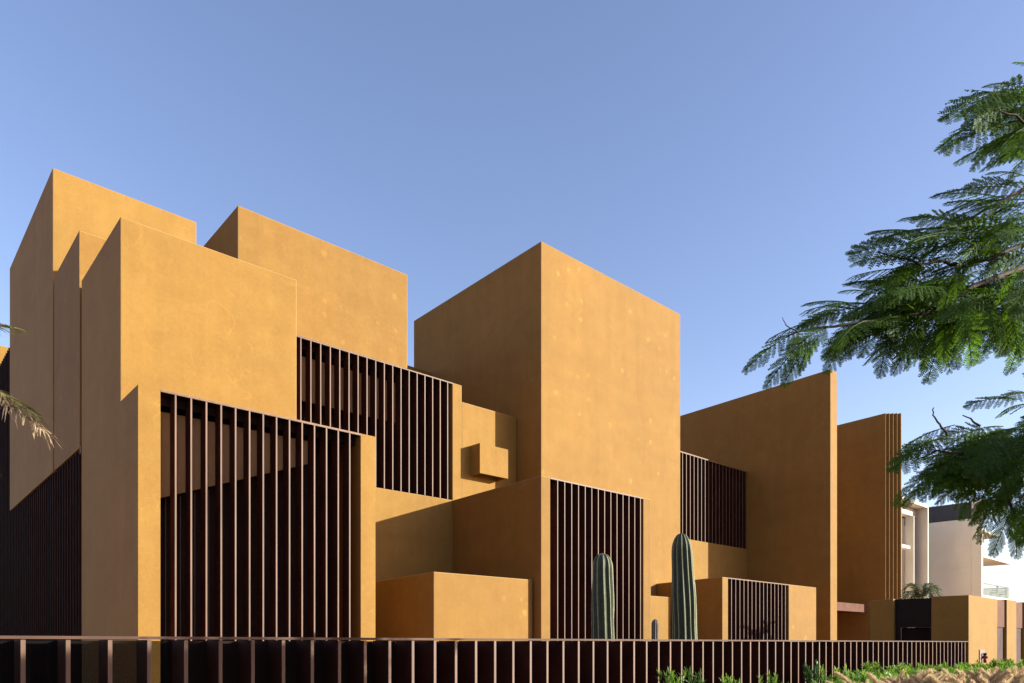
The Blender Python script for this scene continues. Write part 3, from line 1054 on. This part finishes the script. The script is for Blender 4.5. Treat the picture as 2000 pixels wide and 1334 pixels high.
def grass_quads(seed, plumes=15, blades=70):
    r = np.random.default_rng(seed)
    gq, mi = [], []
    for k in range(blades):
        az = r.uniform(0, 6.28); L = r.uniform(.6, 1.1); sp = r.uniform(.25, .6)
        D = np.array((math.cos(az), math.sin(az), 0)); W = np.array((-math.sin(az), math.cos(az), 0)) * .004
        t = np.linspace(0, 1, 6)
        C = np.outer(t ** 1.6 * sp, D) + np.outer(L * (t - .32 * t ** 3), np.array((0, 0, 1.0))) + D * .05
        w = (1 - .85 * t)[:, None] * W
        gq.append(np.stack([C[:-1] - w[:-1], C[:-1] + w[:-1], C[1:] + w[1:], C[1:] - w[1:]], 1)); mi += [0] * 5
    for k in range(plumes):
        az = r.uniform(-.9, .9) + .15 + (math.pi if r.uniform() < .3 else 0)
        L = r.uniform(.86, 1.0); sp = r.uniform(.14, .50)
        D = np.array((math.cos(az), math.sin(az), 0)); W = np.array((-math.sin(az), math.cos(az), 0))
        t = np.linspace(0, 1, 22)
        C = np.outer(t ** 2.2 * sp, D) + np.outer(L * (t - .16 * t ** 4), np.array((0, 0, 1.0)))
        w = W * .0022
        gq.append(np.stack([C[:-1] - w, C[:-1] + w, C[1:] + w, C[1:] - w], 1)); mi += [0] * 21
        nb = 520
        s = r.uniform(.70, 1.0, nb)
        B = np.stack([np.interp(s, t, C[:, i]) for i in range(3)], 1)
        Tn = unit(np.stack([np.interp(np.clip(s + .03, 0, 1), t, C[:, i]) - np.interp(s - .03, t, C[:, i]) for i in range(3)], 1))
        pr_ = np.sin(np.pi * np.clip((s - .69) / .32, 0.02, 1)) ** .6
        rad = unit(np.cross(Tn, r.normal(0, 1, (nb, 3))))
        dirv = unit(rad * .42 + Tn)
        ln = (.042 * pr_ + .012) * r.uniform(.7, 1.2, nb)
        E_ = B + dirv * ln[:, None]
        ww = unit(np.cross(dirv, r.normal(0, 1, (nb, 3)))) * .0012
        gq.append(np.stack([B - ww, B + ww, E_ + ww * .4, E_ - ww * .4], 1)); mi += [1] * nb
    return np.concatenate(gq), mi


M_BLADE = leaf_mat("grass_blade", (0.13, 0.15, 0.05), 0.4, 0.3, 0.6)
M_PLUME = leaf_mat("grass_plume", (0.60, 0.44, 0.27), 0.2, 0.5, 0.8, (0.75, 0.55, 0.32))
gpro = []
GG = "plumed grasses in the front planting bed"
gspots = [(1690, 1318, 7.9), (1735, 1304, 7.4), (1775, 1310, 7.0), (1810, 1314, 7.6), (1838, 1308, 7.0), (1868, 1312, 6.8), (1900, 1306, 7.3),
          (1925, 1303, 6.9), (1952, 1306, 7.4), (1975, 1304, 6.8), (1998, 1306, 7.2), (2030, 1304, 7.0), (1690, 1324, 6.8), (1720, 1322, 7.2),
          (1905, 1320, 6.2), (1985, 1316, 6.0)]
for n_, (u, v, d) in enumerate(gspots):
    p = at(u, v + (7 if u < 1860 else 2), d)
    kk = n_ % 4
    if len(gpro) <= kk:
        q, mi = grass_quads(300 + kk)
        o = quads_object("fountain_grass", q, [M_BLADE, M_PLUME], None, mi)
        gpro.append(o)
    else:
        o = gpro[kk].copy(); COL.objects.link(o)
    o.location = (p[0], p[1], 0.06)
    h = (p[2] - .06) / .83
    o.scale = (1.1, 1.1, h)
    o.rotation_euler = (0, 0, -YAW + .25 + rng.normal(0, .45))
    tag(o, "clump of tall grass with straw coloured plumes in front of the hedge", "grass", GG)

# ------------------------------------------------------------------ white neighbour
nb = empty("apartment_building", (69, 20, 0), "pale beige modern house with dark roof louvres behind the gatehouse", "building")
M_WHITE = simple("pale_render", (0.50, 0.455, 0.39), 0.8, 0, 0.05, 0.8)
M_BEIGE = simple("beige_render", (0.80, 0.69, 0.51), 0.8, 0, 0.05, 0.8)
M_GREY = simple("grey_metal", (0.05, 0.047, 0.048), 0.5, 0, 0.15, 2.0)
g = MB()
g.box(69.06, 69.36, 18.03, 18.78, 0, 13.6)
g.box(69.08, 69.34, 18.782, 24.5, 0, 11.95)
g.box(69.345, 72.0, 19.6, 24.4, 0, 11.9)
for z in (3.9, 7.9):
    g.box(69.04, 69.079, 18.79, 24.5, z, z + .03)
g.box(69.04, 69.079, 18.783, 18.81, 0, 11.9)
g.build("wall", M_BEIGE, nb)
g = MB()
for i_ in range(9):
    z = 12.02 + i_ * .15
    g.box(69.15, 69.20, 18.785, 24.4, z, z + .11)
for y in (20.2, 21.7, 23.2):
    g.box(69.12, 69.149, y - .03, y + .03, 11.96, 13.4)
g.box(69.22, 69.26, 18.785, 24.4, 11.96, 13.36)
g.build("roof_louvre", M_GREY, nb)
g = MB(); g.box(69.9, 70.5, 19.0, 19.55, 0, 12.2)
g.build("column", M_WHITE, nb)
g = MB()
for i_ in range(16):
    z = 9.3 + i_ * .1
    g.box(69.38, 69.88, 18.95, 19.0, z, z + .05)
g.build("shutter", M_BEIGE, nb)
g = MB(); g.box(69.37, 80.6, 18.6, 21.5, 8.95, 9.10); g.build("balcony_roof", M_BEIGE, nb)
g = MB(); g.box(69.37, 77.0, 18.6, 21.5, 11.1, 11.3); g.build("balcony_roof", M_WHITE, nb)
g = MB(); g.box(69.37, 79.9, 18.6, 21.5, 5.45, 5.70); g.build("balcony_floor", M_WHITE, nb)
gm, nt, bs = new_mat("balcony_glass")
bs.inputs["Base Color"].default_value = (0.04, 0.09, 0.08, 1)
bs.inputs["Roughness"].default_value = 0.05
bs.inputs["Alpha"].default_value = 0.28
bs.inputs["Specular IOR Level"].default_value = 0.2
g = MB(); g.box(69.4, 79.8, 18.62, 18.64, 5.70, 6.70); g.box(79.78, 79.8, 18.65, 21.4, 5.70, 6.70)
pane = g.build("balustrade", gm, nb)
g = MB(); g.box(69.4, 79.82, 18.60, 18.66, 6.701, 6.76); g.box(79.76, 79.82, 18.665, 21.4, 6.701, 6.76)
g.build("rail", M_GREY, pane)
g = MB(); g.box(69.37, 69.88, 18.95, 19.0, 5.8, 8.4)
g.build("window", M_GREY, nb)
# left wing: frame, recess and slab
g = MB()
g.box(66.0, 66.18, 21.1, 22.6, 0, 13.0)
g.box(58.0, 66.0, 21.12, 22.4, 12.75, 13.0)
g.box(58.0, 66.0, 22.0, 22.6, 12.1, 12.7)
g.box(65.2, 65.4, 21.9, 22.55, 0, 12.1)
g.box(66.2, 69.0, 24.6, 25.0, 0, 12.6)
g.build("frame", M_WHITE, nb)
g = MB(); g.box(58.0, 66.0, 22.9, 23.3, 0, 12.09)
g.build("recess_wall", M_BEIGE, nb)
g = MB(); g.box(58.0, 64.4, 21.9, 22.89, 9.3, 9.55)
g.build("balcony_slab", M_WHITE, nb)

M_CHAIR = simple("chair_mesh", (0.10, 0.12, 0.10), 0.6)


def chair(x, y, z, rz, label):
    c = empty("patio_chair", (x, y, z), label, "chair", "chairs on the neighbour's balcony")
    c.rotation_euler = (0, 0, 0)
    w = .27
    s = MB(); s.box(x - w, x + w, y - .25, y + .25, z + .40, z + .44); s.build("seat", M_CHAIR, c)
    s = MB(); s.prism([(x - w, y - .28), (x + w, y - .28), (x + w, y - .24), (x - w, y - .24)], z + .45, [z + 1.02] * 4); s.build("backrest", M_CHAIR, c)
    for dx in (-w + .02, w - .02):
        for dy in (-.23, .23):
            s = MB(); s.tube([(x + dx, y + dy, z), (x + dx, y + dy, z + .40)], .018, 6); s.build("leg", M_GREY, c)
        s = MB(); s.tube([(x + dx, y - .24, z + .62), (x + dx, y + .2, z + .64), (x + dx, y + .22, z + .44)], .016, 6); s.build("armrest", M_GREY, c)
    return c


chair(76.35, 18.97, 5.70, 0, "left one of two grey mesh chairs behind the balcony glass")
chair(79.2, 18.97, 5.70, 0, "right one of two grey mesh chairs behind the balcony glass")
